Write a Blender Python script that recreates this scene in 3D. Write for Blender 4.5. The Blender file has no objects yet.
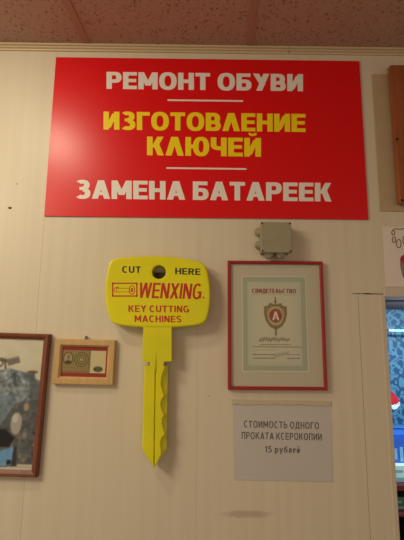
import bpy, bmesh, math, random
import numpy as np
from mathutils import Vector, Matrix, noise
random.seed(4)
COL = bpy.context.scene.collection
SC = bpy.context.scene

# ------------------------------------------------------------------ camera
F = 405.0; DIST = 1.24; CAMZ = 1.60
p, r, yw = math.radians(9.176), math.radians(0.585), math.radians(0.23)
fw = Vector((math.sin(yw)*math.cos(p), math.cos(yw)*math.cos(p), math.sin(p)))
rt0 = Vector((math.cos(yw), -math.sin(yw), 0)); up0 = rt0.cross(fw)
rt = rt0*math.cos(r) + up0*math.sin(r); up = -rt0*math.sin(r) + up0*math.cos(r)
CP = Vector((0, -DIST, CAMZ))
cd = bpy.data.cameras.new('camera'); cam = bpy.data.objects.new('camera', cd); COL.objects.link(cam)
cd.sensor_fit = 'VERTICAL'; cd.sensor_height = 36; cd.lens = F/540*36; cd.clip_start = .02
M = Matrix((rt, up, -fw)).transposed().to_4x4(); M.translation = CP
cam.matrix_world = M; SC.camera = cam

def U(px, py, h=0.0):
    """point of the photograph measured on the upright plane h metres in front of the wall -> (x, z)"""
    d = fw + rt*((px-202)/F) + up*((270-py)/F)
    t = (DIST-h)/d.y
    q = CP + d*t
    return (q.x, q.z)
def UC(px, py, z):
    d = fw + rt*((px-202)/F) + up*((270-py)/F)
    q = CP + d*((z-CAMZ)/d.z)
    return (q.x, q.y)

# ------------------------------------------------------------------ materials
def lin(c):
    c = c/255.0
    return c/12.92 if c <= .04045 else ((c+.055)/1.055)**2.4
def rgb(*c): return (lin(c[0]), lin(c[1]), lin(c[2]), 1)
def mat(name, col, rough=.5, spec=.5, var=0, scale=(20,20,20), bump=0, bscale=60, metal=0, wood=False):
    m = bpy.data.materials.new(name); m.use_nodes = True
    nt = m.node_tree; b = nt.nodes['Principled BSDF']
    b.inputs['Roughness'].default_value = rough; b.inputs['Specular IOR Level'].default_value = spec
    b.inputs['Metallic'].default_value = metal
    b.inputs['Base Color'].default_value = rgb(*col)
    tc = nt.nodes.new('ShaderNodeTexCoord')
    if var:
        mp = nt.nodes.new('ShaderNodeMapping'); mp.inputs['Scale'].default_value = scale
        nt.links.new(tc.outputs['Object'], mp.inputs[0])
        n = nt.nodes.new('ShaderNodeTexNoise'); n.inputs['Scale'].default_value = 1; n.inputs['Detail'].default_value = 5
        nt.links.new(mp.outputs[0], n.inputs[0])
        cr = nt.nodes.new('ShaderNodeValToRGB')
        cr.color_ramp.elements[0].position = .3; cr.color_ramp.elements[1].position = .7
        cr.color_ramp.elements[0].color = rgb(*[c*(1-var) for c in col]); cr.color_ramp.elements[1].color = rgb(*[min(255, c*(1+var*.6)) for c in col])
        nt.links.new(n.outputs[0], cr.inputs[0]); nt.links.new(cr.outputs[0], b.inputs['Base Color'])
    if bump:
        n2 = nt.nodes.new('ShaderNodeTexNoise'); n2.inputs['Scale'].default_value = bscale
        nt.links.new(tc.outputs['Object'], n2.inputs[0])
        bp = nt.nodes.new('ShaderNodeBump'); bp.inputs['Strength'].default_value = bump; bp.inputs['Distance'].default_value = .002
        nt.links.new(n2.outputs[0], bp.inputs['Height']); nt.links.new(bp.outputs[0], b.inputs['Normal'])
    return m
def vmat(name, rough=.5, spec=.4):
    m = bpy.data.materials.new(name); m.use_nodes = True
    nt = m.node_tree; b = nt.nodes['Principled BSDF']; b.inputs['Roughness'].default_value = rough
    b.inputs['Specular IOR Level'].default_value = spec
    a = nt.nodes.new('ShaderNodeVertexColor'); a.layer_name = 'print'
    nt.links.new(a.outputs[0], b.inputs['Base Color'])
    return m
def emat(name, col, s):
    m = bpy.data.materials.new(name); m.use_nodes = True
    b = m.node_tree.nodes['Principled BSDF']; b.inputs['Emission Color'].default_value = rgb(*col); b.inputs['Emission Strength'].default_value = s
    b.inputs['Base Color'].default_value = rgb(*col)
    return m

def wall_material():
    m = bpy.data.materials.new('wall_panel'); m.use_nodes = True
    nt = m.node_tree; N = nt.nodes; L = nt.links; b = N['Principled BSDF']
    b.inputs['Roughness'].default_value = .42; b.inputs['Specular IOR Level'].default_value = .35
    tc = N.new('ShaderNodeTexCoord')
    mp = N.new('ShaderNodeMapping'); mp.inputs['Scale'].default_value = (42, 42, .7); L.new(tc.outputs['Object'], mp.inputs[0])
    n = N.new('ShaderNodeTexNoise'); n.inputs['Scale'].default_value = 1; n.inputs['Detail'].default_value = 6; L.new(mp.outputs[0], n.inputs[0])
    cr = N.new('ShaderNodeValToRGB'); L.new(n.outputs[0], cr.inputs[0])
    cr.color_ramp.elements[0].position = .3; cr.color_ramp.elements[1].position = .72
    cr.color_ramp.elements[0].color = rgb(216, 204, 180); cr.color_ramp.elements[1].color = rgb(222, 210, 187)
    # a smeared brown stain low on the wall
    sx, sz = U(248, 514)
    mp2 = N.new('ShaderNodeMapping'); mp2.inputs['Location'].default_value = (-sx/.075, 0, -sz/.011); mp2.inputs['Scale'].default_value = (1/.075, 0, 1/.011)
    L.new(tc.outputs['Object'], mp2.inputs[0])
    n3 = N.new('ShaderNodeTexNoise'); n3.inputs['Scale'].default_value = 25; L.new(tc.outputs['Object'], n3.inputs[0])
    ln = N.new('ShaderNodeVectorMath'); ln.operation = 'LENGTH'; L.new(mp2.outputs[0], ln.inputs[0])
    ad = N.new('ShaderNodeMath'); ad.operation = 'ADD'; L.new(ln.outputs['Value'], ad.inputs[0]); L.new(n3.outputs[0], ad.inputs[1])
    mr = N.new('ShaderNodeMapRange'); mr.inputs[1].default_value = 1.0; mr.inputs[2].default_value = 1.6; mr.inputs[3].default_value = .35; mr.inputs[4].default_value = 0
    L.new(ad.outputs[0], mr.inputs[0])
    mx = N.new('ShaderNodeMixRGB'); mx.inputs[2].default_value = rgb(150, 105, 75); L.new(mr.outputs[0], mx.inputs[0]); L.new(cr.outputs[0], mx.inputs[1])
    L.new(mx.outputs[0], b.inputs['Base Color'])
    bp = N.new('ShaderNodeBump'); bp.inputs['Strength'].default_value = .05; bp.inputs['Distance'].default_value = .002
    L.new(n.outputs[0], bp.inputs['Height']); L.new(bp.outputs[0], b.inputs['Normal'])
    return m
def ceiling_material():
    m = bpy.data.materials.new('ceiling_tile'); m.use_nodes = True
    nt = m.node_tree; N = nt.nodes; L = nt.links; b = N['Principled BSDF']; b.inputs['Roughness'].default_value = .9
    tc = N.new('ShaderNodeTexCoord')
    n = N.new('ShaderNodeTexNoise'); n.inputs['Scale'].default_value = 120; n.inputs['Detail'].default_value = 3; L.new(tc.outputs['Object'], n.inputs[0])
    cr = N.new('ShaderNodeValToRGB'); L.new(n.outputs[0], cr.inputs[0])
    cr.color_ramp.elements[0].position = .34; cr.color_ramp.elements[0].color = rgb(140, 106, 92)
    cr.color_ramp.elements[1].position = .43; cr.color_ramp.elements[1].color = rgb(186, 148, 132)
    L.new(cr.outputs[0], b.inputs['Base Color'])
    bp = N.new('ShaderNodeBump'); bp.inputs['Strength'].default_value = .4; bp.inputs['Distance'].default_value = .002
    L.new(n.outputs[0], bp.inputs['Height']); L.new(bp.outputs[0], b.inputs['Normal'])
    return m

WALL = wall_material(); CEIL = ceiling_material()
TRIM = mat('cream_trim', (212, 190, 154), .45)
CASE = mat('casing', (208, 196, 176), .5)
GRID = mat('ceiling_bar', (172, 128, 112), .6)
RED = mat('red_panel', (226, 8, 18), .33, .5)
WHITE = mat('white_vinyl', (238, 232, 222), .45)
YEL = mat('yellow_vinyl', (250, 222, 10), .45)
KEYY = mat('yellow_plastic', (230, 221, 6), .3, .45, var=.03, scale=(9, 9, 9))
BLACK = mat('black_print', (30, 28, 20), .5)
REDP = mat('red_print', (196, 40, 20), .5)
DARK = mat('dark_gap', (40, 30, 24), .8)

# ------------------------------------------------------------------ mesh helpers
def link(name, bm, m, parent=None, smooth=False):
    me = bpy.data.meshes.new(name); bm.normal_update(); bm.to_mesh(me); bm.free()
    if m: me.materials.append(m)
    if smooth:
        for q in me.polygons: q.use_smooth = True
    o = bpy.data.objects.new(name, me); COL.objects.link(o)
    if parent:
        o.parent = parent; o.location = -parent.location
        if parent.rotation_euler.y: pass
    return o
def box(bm, x0, x1, y0, y1, z0, z1, bev=0):
    vs = [bm.verts.new((x, y, z)) for x in (x0, x1) for y in (y0, y1) for z in (z0, z1)]
    fs = [bm.faces.new([vs[i] for i in f]) for f in ((0,1,3,2),(4,6,7,5),(0,4,5,1),(2,3,7,6),(0,2,6,4),(1,5,7,3))]
    if bev:
        es = list({e for f in fs for e in f.edges})
        bmesh.ops.bevel(bm, geom=es, offset=bev, segments=2, affect='EDGES', profile=.5)
    bmesh.ops.recalc_face_normals(bm, faces=bm.faces)
def slab(bm, pts, yf, yb, bev=0, seg=2):
    """outline (x,z) given thickness between front yf and back yb"""
    f = [bm.verts.new((x, yf, z)) for x, z in pts]; k = [bm.verts.new((x, yb, z)) for x, z in pts]
    n = len(pts); ff = bm.faces.new(f); new = [ff, bm.faces.new(k[::-1])]
    for i in range(n): new.append(bm.faces.new((f[i], k[i], k[(i+1) % n], f[(i+1) % n])))
    if bev:
        bmesh.ops.bevel(bm, geom=list(ff.edges), offset=bev, segments=seg, affect='EDGES', profile=.5)
    bmesh.ops.recalc_face_normals(bm, faces=bm.faces)
def cyl(bm, c, ax, rad, ln, n=24, r2=None):
    """cylinder centred at c along unit axis ax"""
    ax = Vector(ax).normalized(); a = ax.orthogonal().normalized(); b = ax.cross(a)
    r2 = rad if r2 is None else r2; c = Vector(c); A = []; B = []
    for i in range(n):
        t = 2*math.pi*i/n; d = a*math.cos(t)+b*math.sin(t)
        A.append(bm.verts.new(c-ax*ln/2+d*rad)); B.append(bm.verts.new(c+ax*ln/2+d*r2))
    bm.faces.new(A); bm.faces.new(B[::-1])
    for i in range(n): bm.faces.new((A[i], B[i], B[(i+1) % n], A[(i+1) % n]))
    bmesh.ops.recalc_face_normals(bm, faces=bm.faces)
def tag(o, label=None, cat=None, group=None, kind=None):
    if label: o['label'] = label
    if cat: o['category'] = cat
    if group: o['group'] = group
    if kind: o['kind'] = kind
    return o
def empty(name, loc, label, cat, group=None):
    o = bpy.data.objects.new(name, None); o.empty_display_size = .05; COL.objects.link(o); o.location = loc
    return tag(o, label, cat, group)
def struct(name, bm, m, parent=None):
    o = link(name, bm, m, parent)
    if not parent: o['kind'] = 'structure'
    return o
def quadpx(c, h): return [U(x, y, h) for x, y in c]

# ------------------------------------------------------------------ lettering: own heavy letter shapes
def ringpts(cx, cy, rx, ry, a0, a1, n=20, e=2.35):
    out = []
    for i in range(n+1):
        t = math.radians(a0+(a1-a0)*i/n); c, s = math.cos(t), math.sin(t)
        out.append((cx+rx*math.copysign(abs(c)**(2/e), c), cy+ry*math.copysign(abs(s)**(2/e), s)))
    return out
def band(o, i):
    return [[o[k], o[k+1], i[k+1], i[k]] for k in range(len(o)-1)]
def arc(cx, cy, rx, ry, tv, th, a0, a1, n=20):
    return band(ringpts(cx, cy, rx, ry, a0, a1, n), ringpts(cx, cy, rx-tv, ry-th, a0, a1, n))
def B(x0, y0, x1, y1): return [[(x0, y0), (x1, y0), (x1, y1), (x0, y1)]]
def D(xa, ya, xb, yb, w): return [[(xa, ya), (xa+w, ya), (xb+w, yb), (xb, yb)]]
def bowl(x0, x1, y0, y1, tv, th):
    ry = (y1-y0)/2; rx = min(ry*1.05, (x1-x0)*.75); xm = x1-rx
    return B(x0, y0, xm, y0+th)+B(x0, y1-th, xm, y1)+arc(xm, y0+ry, rx, ry, tv, th, -90, 90)
def ribbon(pts, t):
    L, R = [], []
    for i, q in enumerate(pts):
        a = pts[max(0, i-1)]; b = pts[min(len(pts)-1, i+1)]
        dx, dy = b[0]-a[0], b[1]-a[1]; l = math.hypot(dx, dy) or 1
        L.append((q[0]-dy/l*t/2, q[1]+dx/l*t/2)); R.append((q[0]+dy/l*t/2, q[1]-dx/l*t/2))
    return band(L, R)
def glyph(ch, v, h):
    """v vertical stem weight, h bar weight, height 1 -> (polys, width)"""
    W = .52+v*.9
    if ch in 'РP': return B(0, 0, v, 1)+bowl(0, W, .36, 1, v, h), W
    if ch == 'R': return B(0, 0, v, 1)+bowl(0, W, .4, 1, v, h)+D(W-v*.95, 0, W*.42, .45, v*1.05), W+.03
    if ch in 'ЕE': return B(0, 0, v, 1)+B(v, 0, W*.92, h)+B(v, .5-h*.45, W*.87, .5+h*.5)+B(v, 1-h, W*.92, 1), W*.92
    if ch in 'МM':
        w = W*1.28; return B(0, 0, v, 1)+B(w-v, 0, w, 1)+D(w/2-v*.5, .22, v*.05, 1, v)+D(w/2-v*.5, .22, w-v*1.05, 1, v), w
    if ch in 'ОO': w = W*1.16; return arc(w/2, .5, w/2, .52, v, h, 0, 360, 40), w
    if ch in 'СC': w = W*1.06; return arc(w/2+.01, .5, w/2, .52, v, h, 48, 312, 32), w
    if ch == 'G': w = W*1.12; return arc(w/2+.01, .5, w/2, .52, v, h, 48, 335, 32)+B(w-v, .05, w, .5)+B(w*.55, .5-h, w, .5), w
    if ch in 'НH': w = W*1.05; return B(0, 0, v, 1)+B(w-v, 0, w, 1)+B(v, .5-h/2, w-v, .5+h/2), w
    if ch in 'ТT': w = W*.98; return B(w/2-v/2, 0, w/2+v/2, 1)+B(0, 1-h, w, 1), w
    if ch == 'Б': return B(0, 0, v, 1)+B(0, 1-h, W*.93, 1)+bowl(0, W, 0, .64, v, h), W
    if ch == 'Ь': return B(0, 0, v, 1)+bowl(0, W, 0, .62, v, h), W
    if ch in 'ВB': return B(0, 0, v, 1)+bowl(0, W, 0, .57, v, h)+bowl(0, W*.95, .57-h, 1, v, h), W
    if ch in 'УY' and ch == 'У': w = W*1.08; return D(w-v*1.1, 1, w*.3-v*.3, 0, v*1.1)+D(0, 1, w*.42, .36, v*1.1), w
    if ch == 'Y': w = W*1.08; return B(w/2-v/2, 0, w/2+v/2, .45)+D(0, 1, w/2-v/2, .38, v*1.1)+D(w-v*1.1, 1, w/2-v*.6, .38, v*1.1), w
    if ch in 'ИЙ':
        w = W*1.05; g = B(0, 0, v, 1)+B(w-v, 0, w, 1)+D(v*.3, .1, w-v*1.3, .9, v)
        if ch == 'Й': g += arc(w/2, 1.27, .2, .17, .12, .12, 180, 360)
        return g, w
    if ch == 'N': w = W*1.05; return B(0, 0, v, 1)+B(w-v, 0, w, 1)+D(w-v*1.2, 0, 0, 1, v*1.2), w
    if ch == 'З':
        return arc(W*.45, .285, W*.5, .3, v, h, -140, 90, 24)+arc(W*.44, .74, W*.46, .275, v, h, -90, 140, 24)+B(W*.25, .46, W*.5, .46+h*.85), W*.95
    if ch == 'Г': return B(0, 0, v, 1)+B(v, 1-h, W*.85, 1), W*.85
    if ch == 'П': w = W*1.03; return B(0, 0, v, 1)+B(w-v, 0, w, 1)+B(v, 1-h, w-v, 1), w
    if ch == 'Л': w = W*1.16; return D(0, 0, w/2-v*.6, 1, v*1.1)+D(w-v*1.1, 0, w/2-v*.5, 1, v*1.1), w
    if ch in 'АA': w = W*1.16; return D(0, 0, w/2-v*.55, 1, v*1.08)+D(w-v*1.08, 0, w/2-v*.52, 1, v*1.08)+B(w*.25, .2, w*.75, .2+h*.85), w
    if ch == 'Д': w = W*1.15; return B(0, -.18, v*.7, h)+B(w-v*.7, -.18, w, h)+B(0, 0, w, h)+B(w*.68, 0, w*.68+v, 1)+D(w*.12, 0, w*.24, 1, v)+B(w*.24, 1-h, w*.7, 1), w
    if ch in 'КK': w = W*1.06; return B(0, 0, v, 1)+D(v*.75, .42, w-v*1.15, 1, v*1.1)+D(w-v*1.1, 0, v*1.05, .62, v*1.1), w
    if ch == 'Ч': w = W; return B(w-v, 0, w, 1)+B(0, .62, v, 1)+arc(w*.55, .62, w*.55, .3, v, h, 180, 270)+B(w*.5, .32, w-v, .32+h), w
    if ch == 'Ю': w = W*1.5; return B(0, 0, v, 1)+B(v, .5-h/2, w*.45, .5+h/2)+arc(w*.66, .5, w*.34, .52, v, h, 0, 360, 40), w
    if ch == 'U': w = W*1.02; return B(0, .4, v, 1)+B(w-v, .4, w, 1)+arc(w/2, .4, w/2, .42, v, h, 180, 360), w
    if ch == 'W':
        w = W*1.55; q = v*1.02
        return D(0, 1, w*.25-q/2, 0, q)+D(w*.5-q/2, 1, w*.25-q/2, 0, q)+D(w*.5-q/2, 1, w*.75-q/2, 0, q)+D(w-q, 1, w*.75-q/2, 0, q), w
    if ch == 'X': w = W*1.08; return D(0, 0, w-v*1.15, 1, v*1.15)+D(w-v*1.15, 0, 0, 1, v*1.15), w
    if ch == 'I': return B(0, 0, v, 1), v
    if ch == 'S':
        t = min(v, h)*1.05; c = W*.5
        pts = ringpts(c, .73, c-t/2, .27-t/2+.01, 35, 250, 16, 2)+ringpts(c, .27, c-t/2, .27-t/2+.01, 70, -145, 16, 2)
        return ribbon(pts, t), W
    if ch == '1': return B(.18, 0, .18+v, 1)+D(0, .72, .18, 1, v), .18+v
    if ch == '5': w = W*.9; return B(.04, 1-h, w*.92, 1)+B(.04, .5, .04+v, 1)+arc(w*.45, .31, w*.52, .33, v, h, -150, 130, 24), w
    if ch == 'р': return B(0, -.28, v, .74)+arc(.27, .36, .27, .38, v, h, 0, 360, 30), .54
    if ch == 'у': return D(.44, .74, .12, -.28, v)+D(0, .74, .23, .02, v), .44+v
    if ch == 'б': return arc(.28, .34, .28, .36, v, h, 0, 360, 30)+arc(.34, .45, .34, .55, v, h, 95, 180, 14)+B(.3, 1-h, .5, 1.02), .56
    if ch == 'л': return D(0, 0, .12, .72, v)+B(.12, .72-h, .5-v, .72)+B(.5-v, 0, .5, .72), .5
    if ch == 'е': return arc(.26, .36, .26, .38, v, h, 0, 310, 30)+B(v, .34, .52-v*.4, .34+h), .52
    if ch == 'й': return B(0, 0, v, .72)+B(.46-v, 0, .46, .72)+D(v*.5, .08, .46-v*1.5, .64, v)+arc(.23, 1.08, .19, .17, .13, .13, 180, 360), .46
    return [], .3
def layout(s, v=.24, h=.19, gap=.08):
    polys = []; x = 0
    for ch in s:
        if ch == ' ': x += .3; continue
        g, w = glyph(ch, v, h)
        polys += [([(a+x, b) for a, b in q], i) for i, q in enumerate(g)]; x += w+gap
    return polys, x-gap
def lettering(name, s, quad, yf, m, parent, v=.24, h=.19, gap=.08, th=.0004, slant=0, label=None):
    """quad: TL, TR, BR, BL of cap box as (x,z) on the carrier"""
    polys, W = layout(s, v, h, gap)
    bm = bmesh.new()
    TL, TR, BR, BL = [Vector(q) for q in quad]
    for q, lev in polys:
        pts = []; yl = yf-lev*3e-6
        for a, b in q:
            u = (a+slant*(b-.5))/W
            pt = (BL*(1-u)+BR*u)*(1-b)+(TL*(1-u)+TR*u)*b
            pts.append((pt.x, pt.y))
        f = [bm.verts.new((x, yl, z)) for x, z in pts]
        k = [bm.verts.new((x, yf+th, z)) for x, z in pts]
        try:
            bm.faces.new(f)
            for i in range(len(f)): bm.faces.new((f[i], k[i], k[(i+1) % len(f)], f[(i+1) % len(f)]))
        except ValueError: pass
    o = link(name, bm, m, parent)
    # consistent front facing
    if label: o['label'] = label
    return o
# printed pictures: a fine grid of coloured cells
class Canvas:
    def __init__(s, w, h, col):   # size in cells
        s.w, s.h = w, h; s.a = np.ones((h, w, 3))*np.array(col, float)
        s.Y, s.X = np.mgrid[0:h, 0:w].astype(float)
    def mix(s, mask, col, k=1.0):
        mask = mask[..., None]*k; s.a = s.a*(1-mask)+np.array(col, float)*mask
    def poly(s, pts, col, k=1.0):
        ins = np.zeros((s.h, s.w), bool); n = len(pts)
        for i in range(n):
            x0, y0 = pts[i]; x1, y1 = pts[(i+1) % n]
            if y0 == y1: continue
            c = ((y0 > s.Y) != (y1 > s.Y)) & (s.X < (x1-x0)*(s.Y-y0)/(y1-y0)+x0)
            ins ^= c
        s.mix(ins.astype(float), col, k)
    def ell(s, cx, cy, rx, ry, col, k=1.0, inner=0):
        d = ((s.X-cx)/rx)**2+((s.Y-cy)/ry)**2
        s.mix(((d <= 1) & (d >= inner**2)).astype(float), col, k)
    def line(s, x0, y0, x1, y1, t, col, k=1.0):
        dx, dy = x1-x0, y1-y0; l2 = dx*dx+dy*dy or 1
        u = np.clip(((s.X-x0)*dx+(s.Y-y0)*dy)/l2, 0, 1)
        d = np.hypot(s.X-x0-u*dx, s.Y-y0-u*dy)
        s.mix((d <= t/2).astype(float), col, k)
    def noise(s, amp, sc, seed=0, mask=None):
        for j in range(s.h):
            for i in range(s.w):
                if mask is not None and not mask[j, i]: continue
                s.a[j, i] += amp*noise.noise(Vector((i/sc, j/sc, seed)))
    def blur(s, n=1):
        for _ in range(n):
            a = np.pad(s.a, ((1, 1), (1, 1), (0, 0)), 'edge')
            s.a = (a[:-2, 1:-1]+a[2:, 1:-1]+a[1:-1, :-2]+a[1:-1, 2:]+2*a[1:-1, 1:-1]+a[:-2, :-2]+a[2:, 2:]+a[:-2, 2:]+a[2:, :-2])/10
    def mesh(s, name, quad, y, m, parent=None, label=None, kind=None):
        TL, TR, BR, BL = [np.array(q) for q in quad]
        u = np.linspace(0, 1, s.w); v = np.linspace(0, 1, s.h)
        Ug, Vg = np.meshgrid(u, v); Ug = Ug[..., None]; Vg = Vg[..., None]
        P = (TL*(1-Ug)+TR*Ug)*(1-Vg)+(BL*(1-Ug)+BR*Ug)*Vg
        co = np.zeros((s.h*s.w, 3)); co[:, 0] = P[..., 0].ravel(); co[:, 2] = P[..., 1].ravel(); co[:, 1] = y
        idx = np.arange(s.h*s.w).reshape(s.h, s.w)
        fc = np.stack([idx[:-1, :-1], idx[1:, :-1], idx[1:, 1:], idx[:-1, 1:]], -1).reshape(-1, 4)
        me = bpy.data.meshes.new(name); me.from_pydata(co.tolist(), [], fc.tolist())
        c = np.clip(s.a, 0, 255)/255; c = np.where(c <= .04045, c/12.92, ((c+.055)/1.055)**2.4).reshape(-1, 3)
        at = me.color_attributes.new('print', 'FLOAT_COLOR', 'POINT')
        at.data.foreach_set('color', np.concatenate([c, np.ones((len(c), 1))], 1).ravel())
        me.materials.append(m); o = bpy.data.objects.new(name, me); COL.objects.link(o)
        if parent: o.parent = parent; o.location = -parent.location
        if label: o['label'] = label
        if kind: o['kind'] = kind
        return o

# ------------------------------------------------------------------ the room
ZC = U(200, 46.4)[1]
OX0 = U(384.5, 297)[0]; OX1 = OX0+.95; OZ1 = U(385, 297)[1]; OZ0 = .88
print('ceiling', ZC, 'opening', OX0, OZ1)
T = .09
bm = bmesh.new()
box(bm, -2.6, OX0, 0, T, 0, ZC)
box(bm, OX0, OX1, 0, T, OZ1, ZC)
box(bm, OX0, OX1, 0, T, 0, OZ0)
box(bm, OX1, 2.6, 0, T, 0, ZC)
wall = struct('wall_back', bm, WALL)
bm = bmesh.new(); box(bm, -2.6, 2.6, -3.2, T, -.05, 0); struct('floor', bm, mat('floor_lino', (120, 100, 80), .5, var=.1, scale=(8, 8, 8)))
bm = bmesh.new(); box(bm, -2.6, 2.6, -3.2, T, ZC, ZC+.05); struct('ceiling', bm, CEIL)
# cornice, two lengths butted at a joint; fine ridges
def cornice(name, x0, x1):
    bm = bmesh.new()
    prof = [(0, 0), (-.008, 0), (-.010, -.002), (-.010, -.008), (-.004, -.0095), (-.004, -.0125), (-.010, -.014), (-.010, -.019), (-.004, -.0205), (-.004, -.0225), (-.007, -.024), (-.006, -.027), (0, -.027)]
    A = [bm.verts.new((x0, a, ZC+b)) for a, b in prof]; Bv = [bm.verts.new((x1, a, ZC+b)) for a, b in prof]
    for i in range(len(prof)):
        j = (i+1) % len(prof); bm.faces.new((A[i], A[j], Bv[j], Bv[i]))
    bm.faces.new(A[::-1]); bm.faces.new(Bv); bmesh.ops.recalc_face_normals(bm, faces=bm.faces)
    return struct(name, bm, TRIM)
jx = U(288.5, 52)[0]
cornice('trim_1', -2.6, jx-.0012); cornice('trim_2', jx+.0012, 2.6)
# ceiling bars
a0 = Vector(UC(85.5, 40.5, ZC)+(0,)); a1 = Vector(UC(65.6, 0, ZC)+(0,))
b0 = Vector(UC(250.2, 44.8, ZC)+(0,)); b1 = Vector(UC(254.8, 0, ZC)+(0,))
dr = ((a1-a0).normalized()+(b1-b0).normalized()).normalized()
perp = Vector((-dr.y, dr.x, 0)); step = (b0-a0).dot(perp)
k = 0
print('bar dir', dr, 'step', step)
for n_, base in enumerate([a0, b0, a0*2-b0, b0*2-a0]):
    s = base-dr*(base.y/dr.y) ; e = s+dr*2.6
    bm = bmesh.new(); w = .011
    q = [s-perp*w+dr*.012, s+perp*w+dr*.012, e+perp*w, e-perp*w]
    f = [bm.verts.new((v.x, v.y, ZC-.003)) for v in q]; g = [bm.verts.new((v.x, v.y, ZC)) for v in q]
    bm.faces.new(f); bm.faces.new(g[::-1])
    for i in range(4): bm.faces.new((f[i], g[i], g[(i+1) % 4], f[(i+1) % 4]))
    bmesh.ops.recalc_face_normals(bm, faces=bm.faces)
    struct('trim_%d' % (n_+3), bm, GRID)
# door/window casing and the wall gap above it
gz = U(385, 294)[1]
bm = bmesh.new(); cx0 = U(379.6, 300)[0]
box(bm, cx0, OX0-.0005, -.006, T, OZ0, OZ1, .002); struct('trim_7', bm, CASE)
bm = bmesh.new(); box(bm, OX0-.004, OX1+.03, -.010, -.0002, OZ1, U(390, 288)[1], .002); struct('trim_8', bm, CASE)
bm = bmesh.new(); gx0 = U(352, 293.5)[0]
pts = []
xs = [gx0+(cx0+.014-gx0)*i/14 for i in range(15)]
upz = [gz+.0006+random.uniform(0, .0018)*min(1, i/4) for i in range(15)]; dnz = [gz-.0006-random.uniform(0, .0014)*min(1, i/4) for i in range(15)]
slab(bm, list(zip(xs, upz))+list(zip(xs, dnz))[::-1], -.0006, 0)
tag(struct('wall_gap', bm, DARK, wall), 'dark horizontal gap in the wall panelling')
SEAM = mat('seam', (186, 172, 148), .6); SEAM2 = mat('seam_faint', (204, 192, 167), .5)
for px, y0, y1, w in ((358, 296, 560, .0010), (198, 236, 560, .0005), (38, 50, 560, .0005)):
    bm = bmesh.new(); x = U(px, 300)[0]; z1 = U(px, y0)[1]
    box(bm, x-w, x+w, -.0004, 0, .3, z1); struct('panel_seam', bm, SEAM if px > 300 else SEAM2, wall)
for px, py, s in ((10, 208, .0048), (17, 184, .002), (209, 396, .0015)):
    bm = bmesh.new(); x, z = U(px, py)
    slab(bm, [(x+s*(.7+.5*random.random())*math.cos(t)*1.2, z+s*(.5+.4*random.random())*math.sin(t)) for t in [i*math.pi/4 for i in range(8)]], -.0012, 0)
    struct('wall_chip', bm, DARK, wall)

# ------------------------------------------------------------------ red sign
H = .005
x0, x1, z0, z1 = -.49627, .53173, CAMZ+.36811, CAMZ+.92434
k = (DIST-H)/DIST
x0, x1 = x0*k, x1*k; z0, z1 = CAMZ+(z0-CAMZ)*k, CAMZ+(z1-CAMZ)*k
sign = empty('shop_sign', ((x0+x1)/2, 0, z0), 'big red rectangular sign with white and yellow Cyrillic lettering under the ceiling', 'sign')
bm = bmesh.new(); box(bm, x0, x1, -H, -.0003, z0, z1, .0006); link('panel', bm, RED, sign)
def qd(xl, yt, yb, xr, yt2, yb2, h): return [U(xl, yt, h), U(xr, yt2, h), U(xr, yb2, h), U(xl, yb, h)]
hL = H+.0004
lettering('lettering', 'РЕМОНТ ОБУВИ', qd(106.5, 71.8, 88.8, 303, 74.2, 91.2, hL), -hL, WHITE, sign, v=.27, h=.2, gap=.075, label='white top line of lettering')
lettering('lettering', 'ИЗГОТОВЛЕНИЕ', qd(103.5, 111.5, 129.5, 305.5, 114, 132, hL), -hL, YEL, sign, v=.27, h=.2, gap=.075, label='yellow second line of lettering')
lettering('lettering', 'КЛЮЧЕЙ', qd(147, 136.5, 155.2, 261, 138, 156.7, hL), -hL, YEL, sign, v=.27, h=.2, gap=.075, label='yellow third line of lettering')
lettering('lettering', 'ЗАМЕНА БАТАРЕЕК', qd(75.5, 180, 198.5, 331.5, 183, 201.5, hL), -hL, WHITE, sign, v=.27, h=.2, gap=.07, label='white bottom line of lettering')
for a in ((167.5, 99.3, 100.9, 243, 100.2, 101.8), (166.5, 167.2, 168.8, 246.5, 168.2, 169.8)):
    bm = bmesh.new(); slab(bm, qd(*a, hL), -hL, -H); link('divider_line', bm, WHITE, sign)

# ------------------------------------------------------------------ giant yellow key
HB, HF = .012, .045
kc = U(158, 292, HF)
key = empty('giant_key', (kc[0], 0, kc[1]), 'oversized yellow plastic advertising key with a notched blade', 'key')
outline = [(117, 257.8), (138, 256.2), (160, 256), (182, 258), (199, 261.5), (204.5, 264.5), (207.5, 271), (209.5, 281), (210.5, 293), (210, 305), (208, 315), (205.5, 321), (200, 324.6), (184, 327), (160, 328), (136, 327.3), (119, 325.2), (112, 322.5), (108.6, 316), (106, 306), (105, 293), (105.4, 281), (107.2, 269), (109, 262.5), (112, 259.3)]
def smooth(pts, n=4):
    out = []; L = len(pts)
    for i in range(L):
        p0, p1, p2, p3 = [Vector(pts[(i+j-1) % L]) for j in range(4)]
        for t in [j/n for j in range(n)]:
            out.append(tuple(.5*((2*p1)+(-p0+p2)*t+(2*p0-5*p1+4*p2-p3)*t*t+(-p0+3*p1-3*p2+p3)*t**3)))
    return out
ol = [Vector(U(x, y, HF)) for x, y in smooth(outline)]
hc = Vector(U(159, 272, HF)); hr = .0205
bm = bmesh.new(); rings = []
cen = Vector(U(158, 292, HF))
def inset(v, d): n = (cen-v).normalized(); return v+n*d
def hole(v, rr): return hc+(v-hc).normalized()*rr
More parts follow.
